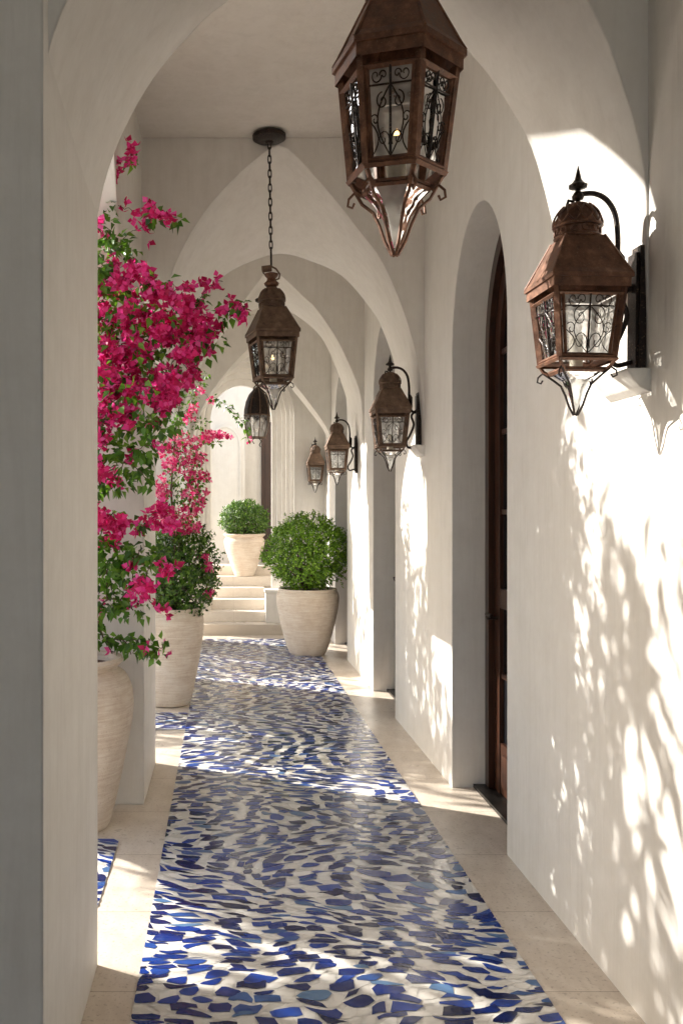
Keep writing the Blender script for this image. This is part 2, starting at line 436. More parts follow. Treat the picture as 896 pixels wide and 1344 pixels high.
# ------------------------------------------------------------------ left piers + arcade wall
PIERS = [(-.55,.35,-1.05,XL,'square white pillar behind the viewer'),
         (2.27,3.23,-1.05,XL-.004,'nearest white pillar, filling the left edge of the view'),
         (5.0,5.83,-1.05,XL,'white square pillar behind the tall clay urn with the large bougainvillea'),
         (8.0,8.85,-1.05,XL,'white pillar behind the second clay urn and the airy pink bougainvillea'),
         (10.8,11.5,-1.05,XL,'farthest white pillar, beside the foot of the steps')]
for y0,y1,x0,x1,lab in PIERS:
    if y0 < 0: continue
    mb = MB(); h = 2.75 if y0 > 4 else CEIL-.004
    cx, cy = (x0+x1)/2, (y0+y1)/2
    mb.box(x0-cx,x1-cx,y0-cy,y1-cy,0.0,h)
    o = mb.build('pillar', M['plaster'], loc=(cx,cy,0)); tag(o, lab, 'pillar', 'pillars along the open side')
mb = MB(); mb.box(-1.04,-.80,-3.9,2.268,0,CEIL-.002)  # unseen wall, added to close the bay and keep daylight off the pillar
tag(mb.build('side_wall', M['plaster']), 'unseen plain white wall added beside the viewer to darken the nearest pillar', 'wall')
OG = [(3.24,2.7),(3.32,2.86),(3.46,3.06),(3.60,3.26),(3.74,3.50),(3.88,3.78),(4.01,3.99),(4.12,4.09)]  # mostly hidden ogee, shaped so sun falls as a wedge on the near arch
OGEE = [(3.24,0.0)]+[(p.x,p.y) for p in catmull(OG,22)]
OGEE += [(8.24-y,z) for y,z in reversed(OGEE[:-1])]
mb = MB()
def arcw(y0,y1,sp,ap): return [(y,z) for y,z in ellarch(y0,y1,sp,ap)]
slab(mb, lambda u,z:(-.56,u,z), lambda u,z:(-.70,u,z), 3.2, 11.9, CEIL+.1, [ [(a,z if z>2.7 else 2.7) if k in (0,) or k==len(q)-1 else (a,z) for k,(a,z) in enumerate(q)] for q in (OGEE, arcw(5.83,8.0,2.75,3.5), arcw(8.85,10.8,2.75,3.5)) ], z0=2.7)
tag(mb.build('arcade_wall', M['plaster']), 'white arcade wall carried by the pillars above the urns', 'wall')

# ------------------------------------------------------------------ transverse arches
def arch(name, label, near, far, yn, yf, n=72, top=CEIL-.002):
    A = catmull(near, n); B = catmull(far, n); mb = MB()
    vs = []
    for p in A: vs.append((p.x, yn(p.x), p.y))
    for p in B: vs.append((p.x, yf(p.x), p.y))
    m = n+1
    # intermediate rings for a soft soffit
    fs = [(i,i+1,m+i+1,m+i) for i in range(n)]
    mb.add(vs, fs, True)
    for K, y in ((A,yn),(B,yf)):
        xs = [p.x for p in K]; e = 1e-4
        # make x monotonic for the face
        for i in range(n):
            p, q = K[i], K[i+1]
            mb.add([(p.x,y(p.x),p.y),(q.x,y(q.x),q.y),(q.x,y(q.x),top),(p.x,y(p.x),top)], [(0,1,2,3)])
    # side closures
    for a, b in ((A[0],B[0]),(A[-1],B[-1])):
        mb.add([(a.x,yn(a.x),a.y),(b.x,yf(b.x),b.y),(b.x,yf(b.x),top),(a.x,yn(a.x),top)], [(0,1,2,3)])
    o = mb.build(name, M['plaster']); tag(o, label, 'arch', 'arches spanning the corridor'); return o
WX = XR+.02
arch('arch', 'nearest white arch, its right side caught by the sun behind the wall lantern',
  [(-.60,2.25),(-.50,2.40),(-.466,2.71),(-.406,2.915),(-.25,3.22),(.02,3.52),(.43,3.70),(.82,3.50),(1.11,3.14),(1.222,2.91),(1.296,2.67),(1.306,2.35),(1.312,2.12),(WX,2.0)],
  [(-.60,2.05),(-.50,2.2),(-.474,2.38),(-.464,2.57),(-.437,2.735),(-.396,2.87),(-.337,3.0),(-.26,3.13),(-.154,3.26),(.013,3.41),(.36,3.56),(.709,3.37),(.89,3.19),(.978,3.07),(1.067,2.915),(1.113,2.78),(1.165,2.573),(1.22,2.38),(1.30,2.16),(WX,2.08)],
  lambda x: 2.33+.29*(min(x,1.4)+.456), lambda x: 3.235)
arch('arch', 'second white arch with a pointed top, just behind the hanging lantern on its chain',
  [(-.60,2.0),(-.50,2.2),(-.45,2.45),(-.43,2.72),(-.379,3.11),(-.288,3.35),(-.136,3.6),(.04,3.80),(.21,3.95),(.34,4.03),(.44,3.98),(.60,3.81),(.757,3.625),(.884,3.46),(1.025,3.27),(1.16,2.97),(1.263,2.615),(1.303,2.26),(WX,2.0)],
  [(-.60,2.0),(-.50,2.1),(-.45,2.3),(-.43,2.7),(-.32,3.0),(-.217,3.17),(-.01,3.4),(.26,3.53),(.43,3.56),(.6,3.52),(.87,3.4),(1.077,3.17),(1.18,3.0),(1.29,2.66),(1.305,2.3),(WX,2.0)],
  lambda x: 6.06, lambda x: 6.95)
arch('arch', 'third white arch with a pointed top, above the oval hanging lantern',
  [(-.60,1.9),(-.47,2.1),(-.43,2.5),(-.29,2.95),(-.08,3.27),(.08,3.49),(.297,3.78),(.41,3.90),(.543,3.83),(.746,3.636),(.833,3.56),(1.0,3.33),(1.116,3.12),(1.275,2.71),(1.297,2.3),(WX,2.0)],
  [(-.60,1.9),(-.47,2.1),(-.43,2.5),(-.3,3.0),(-.1,3.35),(.15,3.6),(.40,3.72),(.6,3.69),(.9,3.48),(1.06,3.24),(1.23,2.78),(1.30,2.4),(WX,2.1)],
  lambda x: 8.7, lambda x: 9.4)
arch('arch', 'farthest white arch before the steps, in front of the small lantern on the end wall',
  [(-.60,2.0),(-.47,2.2),(-.41,2.6),(-.25,3.0),(.0,3.35),(.25,3.62),(.42,3.72),(.6,3.55),(.78,3.29),(1.05,2.95),(1.28,2.6),(1.305,2.3),(WX,2.0)],
  [(-.60,2.0),(-.47,2.2),(-.41,2.6),(-.25,3.0),(.0,3.35),(.25,3.58),(.42,3.66),(.6,3.51),(.78,3.27),(1.05,2.93),(1.28,2.6),(1.305,2.3),(WX,2.0)],
  lambda x: 11.45, lambda x: 11.8)
# small plaster corbels under the lantern brackets
for yc, w, lab in ((2.97,.30,'small white plaster ledge under the bracket of the nearest wall lantern'),(6.16,.24,'small white plaster ledge under the second wall lantern')):
    mb = MB()
    mb.add([(0,-w/2,.0),(0,w/2,.0),(-.075,w/2-.01,.0),(-.075,-w/2+.01,0),(0,-w/2,-.075),(0,w/2,-.075),(-.03,w/2-.02,-.055),(-.03,-w/2+.02,-.055)],
           [(0,1,2,3),(4,5,6,7),(3,2,6,7),(0,3,7,4),(1,2,6,5),(0,1,5,4)])
    tag(mb.build('corbel', M['plaster'], loc=(XR+.002,yc,2.045)), lab, 'corbel', 'ledges under the wall lanterns')

# ------------------------------------------------------------------ end wall with stepped archway, steps, room behind
endw = tag(empty('end_wall', (.2,12.15,0)), 'white end wall with a moulded archway framing the steps', 'wall')
def prof(hw, ap, sp=2.85, n=30, z0=0.0):
    return [(-hw,z0),(-hw,sp)]+[(-hw*math.cos(PI*i/n), sp+(ap-sp)*math.sin(PI*i/n)) for i in range(1,n)]+[(hw,sp),(hw,z0)]
mb = MB()
ords = [(.70,3.66),(.655,3.61),(.60,3.55),(.545,3.48),(.485,3.41),(.415,3.32)]
P0 = prof(*ords[0])
slab(mb, lambda u,z:(u,0,z), lambda u,z:(u,.02,z), -.85, 1.75, CEIL+.2, [P0])
for k in range(len(ords)-1):
    P, Q = prof(*ords[k]), prof(*ords[k+1]); y0 = .055*k; y1 = .055*(k+1)
    for i in range(len(P)-1):
        mb.add([(P[i][0],y0+(.02 if k==0 else 0),P[i][1]),(P[i+1][0],y0+(.02 if k==0 else 0),P[i+1][1]),(P[i+1][0],y1,P[i+1][1]),(P[i][0],y1,P[i][1])], [(0,1,2,3)], True)
        mb.add([(P[i][0],y1,P[i][1]),(P[i+1][0],y1,P[i+1][1]),(Q[i+1][0],y1,Q[i+1][1]),(Q[i][0],y1,Q[i][1])], [(0,1,2,3)])
Q = prof(*ords[-1]); y0 = .275
for i in range(len(Q)-1):
    mb.add([(Q[i][0],y0,Q[i][1]),(Q[i+1][0],y0,Q[i+1][1]),(Q[i+1][0],.33,Q[i+1][1]),(Q[i][0],.33,Q[i][1])], [(0,1,2,3)], True)
slab(mb, lambda u,z:(u,.33,z), lambda u,z:(u,.35,z), -.85, 1.75, CEIL+.2, [Q])
mb.build('archway', M['plaster'], endw)
mb = MB(); mb.box(.32,.52,-.10,.20,.136,.53); mb.box(.31,.525,-.11,.19,.531,.57); mb.build('plinth', M['plaster'], endw)

st = tag(empty('staircase', (.1,11.9,0)), 'six limestone steps, coloured lighter as if sunlit, rising through the end archway', 'steps')
NS = 6; RI = .135; TR = .30
for k in range(NS):
    mb = MB(); x1 = .65 if k == 0 else .432
    x0 = -.545
    y1 = TR*(k+1) if k < NS-1 else 2.5
    if k == 0: mb.box(x0,x1,0,.298,0.0,RI)
    else:
        mb.box(x0 if k<2 else -.31 if k<4 else -1.3, x1 if k<4 else 1.6, TR*k-.012, y1-.002, RI*k+.001, RI*(k+1))
        if k>=4: mb.box(-.9,1.5,TR*k+.01,y1-.01,0,RI*k)
        else: mb.box(-.30,.425,TR*k,y1-.003,0,RI*k)
    mb.build('step', M['sunlit_stepstone'], st)
# room behind
room = tag(empty('far_room_wall', (0,14.2,0)), 'cream wall seen through the end archway with a shallow niche and a dark door', 'wall')
mb = MB()
n1 = [(u,z) for u,z in ellarch(-.30,.24,2.55,2.92)]
n2 = [(u,z) for u,z in ellarch(.29,1.05,2.75,3.2)]
slab(mb, lambda u,z:(u,0,z), lambda u,z:(u,.3,z), -.55, 2.4, 3.9, [n2])
mb.build('wall', M['plaster'], room)
mb = MB()
# raised moulding of the niche
A = prof(.255,2.95,2.62); B = prof(.225,2.91,2.60)
for i in range(len(A)-1):
    pts = [(A[i],0),(A[i+1],0),(B[i+1],0),(B[i],0)]
    mb.add([(p[0]-.02,-.025,max(p[1],.8)) for p,_ in pts],[(0,1,2,3)])
    mb.add([(A[i][0]-.02,-.025,max(A[i][1],.8)),(A[i+1][0]-.02,-.025,max(A[i+1][1],.8)),(A[i+1][0]-.02,.004,max(A[i+1][1],.8)),(A[i][0]-.02,.004,max(A[i][1],.8))],[(0,1,2,3)])
    mb.add([(B[i][0]-.02,-.025,max(B[i][1],.8)),(B[i+1][0]-.02,-.025,max(B[i+1][1],.8)),(B[i+1][0]-.02,.004,max(B[i+1][1],.8)),(B[i][0]-.02,.004,max(B[i][1],.8))],[(0,1,2,3)])
mb.build('moulding', M['plaster'], room)
mb = MB(); mb.box(.2,.555,.305,.36,.8,3.4); mb.box(.2,2.0,.37,.42,.8,3.4); mb.build('recess_back', M['plaster'], room)
mb = MB(); mb.box(.556,.60,.20,.30,.81,3.02); mb.box(.601,.75,.25,.29,.81,3.02); mb.box(.751,.80,.22,.30,.81,3.02); mb.box(.60,.75,.24,.25,1.0,1.7); mb.build('door', M['wood'], room)
mb = MB(); mb.box(1.55,1.75,-1.55,0,0,4.2); mb.build('side_wall', M['plaster'], room)

# ------------------------------------------------------------------ lanterns
def spiral(cx, cz, r0, turns, start, sgn=1, n=22, tail=.18):
    return [(cx+(r0*(1-(1-tail)*i/n))*math.cos(start+sgn*turns*2*PI*i/n), cz+(r0*(1-(1-tail)*i/n))*math.sin(start+sgn*turns*2*PI*i/n)) for i in range(n+1)]
def make_lantern(root, n=4, s=1.0, rot=PI/4, body='rust', candle=True, dome=True, finial=True, lowcone=True):
    """eave at z=0; half-width at eave .122*s"""
    ap = .122*s; k = 1/math.cos(PI/n)            # apothem -> corner radius
    rm = M[body]; im = M['iron']
    z_b = -.25*s; a_t, a_b = .104*s, .083*s       # body apothems top, bottom
    def corner(a, z, i):
        t = rot+2*PI*i/n; return Vector((a*k*math.cos(t), a*k*math.sin(t), z))
    m = MB()
    m.prism(n, [(ap*k*.97,-.034*s),(ap*k*.97,-.006*s),(ap*k*1.02,-.006*s),(ap*k*1.02,.006*s),(ap*k*.93,.022*s),(ap*k*.55,.125*s),(.060*s*k,.139*s)], rot, (False,True))
    for i in range(n):                            # seam ribs on the hips
        m.tube([corner(ap*1.0,.007*s,i), corner(ap*.93,.023*s,i), corner(.060*s,.139*s,i)], .0042*s, 5)
    m.build('roof', rm, root)
    # filigree dome
    m = MB()
    if dome:
        m.prism(16, [(.066*s,.137*s),(.070*s,.142*s),(.064*s,.148*s),(.064*s,.172*s),(.071*s,.177*s),(.069*s,.185*s),(.064*s,.205*s),(.050*s,.235*s),(.030*s,.25*s),(.016*s,.255*s)], 0, (True,True), smooth=True)
        for i in range(12):
            a0 = 2*PI*i/12
            def pt(u, z, r): return (r*math.cos(a0+u), r*math.sin(a0+u), z)
            m.tube([pt(.26*math.sin(t*1.1*PI), (.182+.06*t)*s, (.0735-.030*t**2.2)*s) for t in [j/8 for j in range(9)]], .0034*s, 5)
            m.tube([pt(-.26*math.sin(t*1.1*PI), (.182+.06*t)*s, (.0735-.030*t**2.2)*s) for t in [j/8 for j in range(9)]], .0034*s, 5)
            m.tube([pt(.16*math.cos(t), (.160+.009*math.sin(t))*s, .068*s) for t in [2*PI*j/10 for j in range(10)]], .003*s, 5, closed=True)
        m.tube([(.072*s*math.cos(t), .072*s*math.sin(t), .178*s) for t in [2*PI*j/20 for j in range(20)]], .005*s, 6, closed=True)
        m.tube([(.068*s*math.cos(t), .068*s*math.sin(t), .143*s) for t in [2*PI*j/20 for j in range(20)]], .005*s, 6, closed=True)
        m.build('crown', rm, root)
    if finial:
        m = MB()
        m.prism(10, [(.007*s,.25*s),(.007*s,.262*s),(.017*s,.266*s),(.019*s,.276*s),(.013*s,.286*s),(.008*s,.292*s),(.010*s,.297*s),(.028*s,.303*s),(.029*s,.311*s),(.020*s,.316*s),(.011*s,.328*s),(.001*s,.372*s)], 0, smooth=True)
        m.build('finial', im, root)
    # frame: corner posts, rails
    m = MB()
    for i in range(n):
        p, q = corner(a_t,-.03*s,i), corner(a_b,z_b,i)
        m.tube([p,q], .0105*s, 4)
        p2, q2 = corner(a_t,-.052*s,i), corner(a_t,-.052*s,i+1)
        m.tube([p2,q2], .007*s, 4)
        p3, q3 = corner(a_b+.001*s,z_b+.010*s,i), corner(a_b+.001*s,z_b+.010*s,i+1); m.tube([p3,q3], .009*s, 4)
        # inner lip beside each post
        d = (q2-p2)*.09; e = (q3-p3)*.10
        m.tube([p2+d, p3+e], .0055*s, 4); m.tube([q2-d, q3-e], .0055*s, 4)
    m.prism(n, [(a_b*k*1.08,z_b-.006*s),(a_b*k*1.14,z_b+.002*s),(a_b*k*1.06,z_b+.008*s)], rot, (False,False))
    m.prism(n, [(a_b*k*.74,z_b-.036*s),(a_b*k*.80,z_b-.030*s),(a_b*k*.74,z_b-.026*s)], rot, (False,False))
    for i in range(n):
        m.tube([corner(a_b*1.0,z_b-.004*s,i), corner(a_b*.9,z_b-.02*s,i), corner(a_b*.76,z_b-.03*s,i)], .006*s, 5)
    m.build('frame', rm, root)
    # glass
    panes = []
    for i in range(n):
        m = MB(); f = .975
        m.add([corner(a_t*f,-.05*s,i),corner(a_t*f,-.05*s,i+1),corner(a_b*f,z_b+.01*s,i+1),corner(a_b*f,z_b+.01*s,i)], [(0,1,2,3)])
        panes.append(m.build('pane', M['glass'], root, recalc=False))
    # scrollwork, one per side
    for i in range(n):
        m = MB()
        A, B, D = corner(a_t*1.01,-.055*s,i), corner(a_t*1.01,-.055*s,i+1), corner(a_b*1.01,z_b+.015*s,i)
        mid = (A+B)/2; mb_ = (corner(a_b*1.01,z_b+.015*s,i)+corner(a_b*1.01,z_b+.015*s,i+1))/2
        ux = (B-A).normalized(); uz = (mid-mb_); H = uz.length; uz.normalize(); W = (B-A).length
        def P(u, w): # u -1..1, w 0..1 from the bottom
            return mb_ + ux*(u*W*.40*(.84+.16*w)) + uz*(w*H)
        rr = .0015*s
        m.tube([P(0,0),P(0,1)], .0030*s, 5)
        m.tube([P(-1,.80),P(1,.80)], .0022*s, 4)
        for sg in (-1,1):
            for (cu,cw,r,tn,stt,dr) in ((.36,.62,.30,1.25,PI*.5,-1),(.34,.20,.33,1.2,PI*1.2,-1),(.62,.90,.26,1.1,PI,1),(.72,.42,.20,1.1,PI*.2,1),(.30,.90,.18,1.0,0,1)):
                pts = spiral(0,0,r,tn,stt,dr)
                m.tube([P(sg*(cu+x*.95), cw+y*.62*W*.8/H) for x,y in pts], rr, 4)
            m.tube([P(sg*(.05+.55*math.sin(t*PI)), .03+.75*t) for t in [j/12 for j in range(13)]], rr, 4)
            m.tube([P(sg*(.92-.35*math.sin(t*2*PI)), .02+.76*t) for t in [j/12 for j in range(13)]], rr, 4)
        m.build('scrollwork', im, panes[i])
    # candle
    m = MB(); m.prism(12, [(.020*s,z_b-.02*s),(.020*s,z_b+.085*s)], 0, smooth=True); m.build('candle', M['candle'], root)
    m = MB(); m.prism(n, [(a_b*k*.80,z_b-.027*s),(a_b*k*.80,z_b-.021*s)], rot); m.build('base', rm, root)
    # under-slung drop: curved ribs around a little glass cone
    m = MB()
    for i in range(n):
        t = rot+2*PI*i/n
        def q(r, z): return (r*s*math.cos(t), r*s*math.sin(t), z_b+z*s)
        m.tube([q(.083*k*.9,-.025),q(.072,-.05),q(.048,-.07),q(.034,-.10),q(.022,-.135),q(.006,-.165)], .0038*s, 5)
        m.tube([q(.083*k*.9,-.02),q(.098*k*.9,-.035),q(.10*k*.9,-.05),q(.09*k*.9,-.055),q(.086*k*.9,-.045)], .0030*s, 5)
    for j in range(3):
        t0 = rot+PI/n+j*2*PI/3
        pts = spiral(0,0,.018,1.2,PI/2,1)
        m.tube([(math.cos(t0)*(.03+x)*s, math.sin(t0)*(.03+x)*s, z_b-(.045-z)*s) for x,z in pts], .0026*s, 4)
    m.build('drop_scroll', im if n == 4 else rm, root)
    if lowcone:
        m = MB(); m.prism(n, [(.062*s*k,z_b-.030*s),(.046*s,z_b-.055*s),(.028*s,z_b-.085*s),(.015*s,z_b-.125*s),(.004*s,z_b-.150*s)], rot, (False,True)); m.build('glass_drop', M['glass'], root, recalc=False)
def make_bracket(root, s=1.0, dx=.205, iron='iron'):
    m = MB(); d = dx
    def sm3(pts): return [(p.x,0,p.y) for p in catmull([(a,c) for a,_,c in pts], 36)]
    m.tube(sm3([(0,0,.282*s),(.05,0,.286*s),(.09,0,.268*s),(.118,0,.225*s),(.128,0,.16*s),(.129,0,.09*s),(.130,0,.03*s),(.150,0,-.01*s),(d-.02,0,-.02*s)]), .0085*s, 8)
    m.tube([(-.012*s,0,.258*s),(-.030*s,0,.262*s),(-.036*s,0,.240*s),(-.045*s,0,.215*s)], .005*s, 6)
    m.tube([(.129,0,.10*s),(.142,0,.085*s),(.142,0,.02*s),(.128,0,-.01*s)], .010*s, 8)
    # lower S scroll behind the body
    m.tube(sm3([(d-.025,0,.0),(d-.06,0,-.04*s),(d-.045,0,-.10*s),(d-.07,0,-.17*s),(d-.095,0,-.215*s),(d-.08,0,-.255*s),(d-.03,0,-.245*s)]), .008*s, 8)
    m.build('arm', M[iron], root)
    m = MB()
    m.box(d-.022,d-.002,-.040,.040,-.285*s,.115*s); m.box(d-.030,d-.0215,-.028,.028,-.265*s,.095*s)
    m.prism(8, [(.001,0),(.02,.001)], 0)
    m.build('back_plate', M[iron], root)
WL = 'wall lanterns on the right wall'
w1 = tag(empty('wall_lantern', (1.105,2.885,2.32)), 'nearest rusty brown wall lantern with a pointed finial, on a dark iron bracket', 'lantern', WL)
make_lantern(w1); make_bracket(w1)
labs = [((1.105,6.18,2.29),1.0,'second wall lantern, between the two door recesses, lit panes and curved arm'),
        ((1.105,9.15,2.255),.93,'small rusty wall lantern third along the right wall, above the big round shrub')]
for loc, sc, lab in labs:
    c = empty('wall_lantern', loc); tag(c, lab, 'lantern', WL)
    make_lantern(c, 4, sc, body='rustdull'); make_bracket(c, sc)
c = tag(empty('wall_lantern', (1.165,12.0,2.24)), 'smallest and farthest lantern, hung on the end wall right of the archway', 'lantern', WL)
make_lantern(c, 4, .93, body='rustdull')
m = MB(); m.tube([(0,0,.262),(0,.06,.285),(0,.11,.25),(0,.14,.2)], .007, 6); m.box(-.03,.03,.135,.148,-.2,.26); m.build('arm', M['iron'], c)

def chain(m, x, y, z0, z1, link=.052, w=.017, r=.0036):
    z = z1; k = 0
    while z > z0:
        pts = []
        for j in range(14):
            t = 2*PI*j/14; u = w/2*math.cos(t); v = link*.40*math.sin(t)+math.copysign(link*.12, math.sin(t)) if abs(math.sin(t)) > 1e-6 else 0
            a = (u,0) if k % 2 == 0 else (u*.35,u)
            pts.append((x+a[0], y+a[1], z-link/2+v))
        m.tube(pts, r, 5, closed=True); z -= link*.80; k += 1
PG = 'lanterns hanging in the corridor'
# big near hexagonal pendant
p1 = tag(empty('hanging_lantern', (.5625,3.0,3.075)), 'big hexagonal rusty copper lantern hanging close overhead at the top', 'lantern', PG)
make_lantern(p1, 6, 1.53, rot=R(-78.5), dome=True, finial=False)
m = MB(); chain(m, 0,0,.38,.60,.06,.024,.005); m.build('chain', M['iron'], p1)
m = MB(); m.prism(20, [(.05,.60),(.07,.575),(.072,.56),(.02,.552)], 0, smooth=True); m.build('canopy', M['iron'], p1)
# middle pendant on the long chain
p2 = tag(empty('hanging_lantern', (.302,6.0,2.77)), 'rusty lantern on a long chain from a round ceiling rose in mid corridor', 'lantern', PG)
make_lantern(p2, 4, 1.20, rot=R(45+9), body='rustdull', finial=False)
m = MB(); chain(m, 0,0,.52,1.26,.058,.020,.0042); m.tube([(0,0,.53),(0,0,.44)], .007, 6)
m.build('chain', M['iron'], p2)
m = MB(); m.prism(28, [(.095,1.306),(.110,1.295),(.108,1.272),(.085,1.258),(.03,1.252),(.02,1.24)], 0, smooth=True); m.build('canopy', M['iron'], p2)
m = MB(); m.prism(10, [(.03,.305),(.045,.315),(.05,.33),(.032,.345),(.028,.36),(.042,.375),(.048,.39),(.02,.40)], 0); m.build('collar', M['rust'], p2)
m = MB()
m.tube([(0,0,.44),(.03,0,.425),(.055,0,.39),(.05,0,.36),(.02,0,.35),(0,0,.355)], .006, 6)
m.tube([(0,0,.395),(-.04,0,.385),(-.055,0,.40)], .005, 6)
m.prism(12, [(.018,-.032),(.022,-.03),(.022,.03),(.018,.032)], 0, T=Matrix.Translation((-.03,0,.425)) @ Matrix.Rotation(R(83),4,'Y'), smooth=False)
m.build('hook', M['rustdull'], p2)
m = MB(); m.prism(8, [(.006,-.008),(.010,0),(.006,.012),(.001,.022)], 0, smooth=True, T=Matrix.Translation((0,0,-.30+.13+.008))); m.build('flame', M['flame'], p2)
m = MB(); m.prism(8, [(.008,-.012),(.014,0),(.008,.018),(.001,.032)], 0, smooth=True, T=Matrix.Translation((0,0,-.40+.15))); m.build('flame', M['flame'], p1)

# oval pendant farther back
p3 = tag(empty('hanging_lantern', (.302,9.0,2.55)), 'oval hanging lantern with a hammered dark top, seen just below the middle one', 'lantern', PG)
m = MB(); m.prism(20, [(.02,.27),(.045,.25),(.080,.20),(.108,.13),(.122,.06),(.124,.0),(.118,-.004)], 0, (True,False), smooth=True)
for i in range(8):
    t = 2*PI*i/8; m.add([(.123*math.cos(t-.38),.123*math.sin(t-.38),.0),(.123*math.cos(t+.38),.123*math.sin(t+.38),.0),(.120*math.cos(t),.120*math.sin(t),-.06)],[(0,1,2)])
m.build('roof', M['iron'], p3)
m = MB(); m.prism(20, [(.121,.0),(.117,-.08),(.105,-.16),(.085,-.215)], 0, (False,False), smooth=True); m.build('pane', M['glass'], p3)
m = MB()
for i in range(8):
    t = R(12)+2*PI*i/8
    m.tube([(r*math.cos(t), r*math.sin(t), z) for r,z in ((.02,.275),(.083,.20),(.111,.13),(.126,.05),(.127,-.02),(.120,-.09),(.108,-.16),(.086,-.22))], .005, 5)
for r,z in ((.087,-.218),(.126,0.0)): m.tube([(r*math.cos(t), r*math.sin(t), z) for t in [2*PI*j/24 for j in range(24)]], .007, 6, closed=True)
for i in range(8):
    t = R(34)+2*PI*i/8
    m.tube([(.118*math.cos(t+.15*math.sin(u*7)), .118*math.sin(t+.15*math.sin(u*7)), -.02-.15*u) for u in [j/12 for j in range(13)]], .002, 4)
m.build('frame', M['rustdull'], p3)
m = MB(); m.tube([(.02,0,-.22),(.05,0,-.25),(.03,0,-.29),(.045,0,-.31)], .005, 5); m.tube([(-.02,0,-.22),(-.04,0,-.25),(-.02,0,-.28)], .005, 5); m.build('drop_scroll', M['iron'], p3)
m = MB(); chain(m, 0,0,.27,1.12,.058,.018,.004); m.build('chain', M['iron'], p3)
m = MB(); m.prism(24, [(.04,1.15),(.05,1.14),(.045,1.12),(.02,1.11)], 0, smooth=True); m.build('canopy', M['iron'], p3)

p2.rotation_euler = (R(.8),R(-1.0),R(3)); p1.rotation_euler = (R(-.6),R(1.0),0); p3.rotation_euler = (0,R(1.5),0)
w1.rotation_euler = (0,R(.6),R(1.5))
# ------------------------------------------------------------------ planters
def pot(loc, prof_, label, group='pale clay urns holding plants', fill=None):
    root = tag(empty('urn', loc), label, 'urn', group)
    m = MB(); seg = 56
    inner = [(prof_[-1][0]-.028, prof_[-1][1]-.004), (prof_[-1][0]-.045, prof_[-1][1]-.05), (prof_[-1][0]-.04, prof_[-1][1]-.12)]
    # smooth the profile
    sm_ = [(p.x,p.y) for p in catmull(prof_, 44)]
    m.prism(seg, [(.001,prof_[0][1])]+sm_+inner, 0, (False,False), smooth=True)
    m.build('body', M['pot'], root)
    m = MB(); zt = prof_[-1][1]-.045; rr = prof_[-1][0]-.042
    m.prism(24, [(rr,zt-.03),(rr*.98,zt),(rr*.5,zt+.022),(.001,zt+.028)], 0, (False,False), smooth=True)
    m.build('soil', M['soil'], root)
    return root
pot((-.785,4.67,0), [(.165,0),(.19,.012),(.215,.10),(.255,.28),(.295,.48),(.312,.60),(.305,.70),(.272,.775),(.232,.80),(.225,.815),(.252,.832),(.262,.850),(.252,.862)], 'tall ribbed clay urn holding the large bougainvillea, beside the nearest pillar')
pot((-.475,7.62,.004), [(.15,0),(.175,.012),(.20,.10),(.235,.28),(.27,.48),(.288,.64),(.285,.72),(.262,.775),(.268,.795),(.262,.805)], 'pale clay urn with dark bushy shrub in the gap after the second pillar')
pot((.915,10.30,.004), [(.17,0),(.20,.012),(.245,.12),(.30,.32),(.338,.50),(.352,.62),(.345,.685),(.325,.715),(.333,.73),(.325,.738)], 'wide clay urn with the big bright green ball shrub, right of the steps')
pot((.262,13.235,.677), [(.12,0),(.14,.01),(.175,.10),(.225,.24),(.27,.38),(.292,.48),(.285,.53),(.262,.555),(.30,.59),(.305,.605),(.295,.61)], 'smallest clay urn, standing on the upper steps with a round shrub')

# ------------------------------------------------------------------ foliage
def rnd_unit(rg):
    while True:
        v = Vector((rg.uniform(-1,1),rg.uniform(-1,1),rg.uniform(-1,1)))
        if .01 < v.length < 1: return v.normalized()
def leaf(m, p, d, nrm, ln, wd, fold=.25, curl=.15):
    """pointed leaf: 6 vertices, folded on its midrib"""
    d = d.normalized(); s_ = d.cross(nrm)
    if s_.length < 1e-3: s_ = d.orthogonal()
    s_.normalize(); n = s_.cross(d).normalized()
    o = len(m.v)
    a = p; b = p+d*ln*.45-n*ln*.05; c = p+d*ln-n*ln*curl
    l1 = p+d*ln*.38+s_*wd*.5+n*wd*fold; r1 = p+d*ln*.38-s_*wd*.5+n*wd*fold
    m.v += [tuple(x) for x in (a,l1,b,r1,c)]
    m.f += [(o,o+2,o+1),(o+1,o+2,o+4),(o,o+3,o+2),(o+3,o+4,o+2)]; m.sm += [True]*4
def bract(m, p, d, rg, sz):
    """papery flower: three broad bracts cupped around d"""
    d = d.normalized(); u = d.orthogonal().normalized(); w = d.cross(u); a0 = rg.uniform(0,6.28)
    for k in range(3):
        a = a0+k*2.094+rg.uniform(-.2,.2); out = (math.cos(a)*u+math.sin(a)*w)
        dd = (out*rg.uniform(.75,1.1)+d*rg.uniform(.35,.9)).normalized()
        leaf(m, p, dd, (d-out*.4), sz*rg.uniform(.85,1.15), sz*rg.uniform(.75,.95), rg.uniform(-.22,-.05), rg.uniform(-.1,.2))
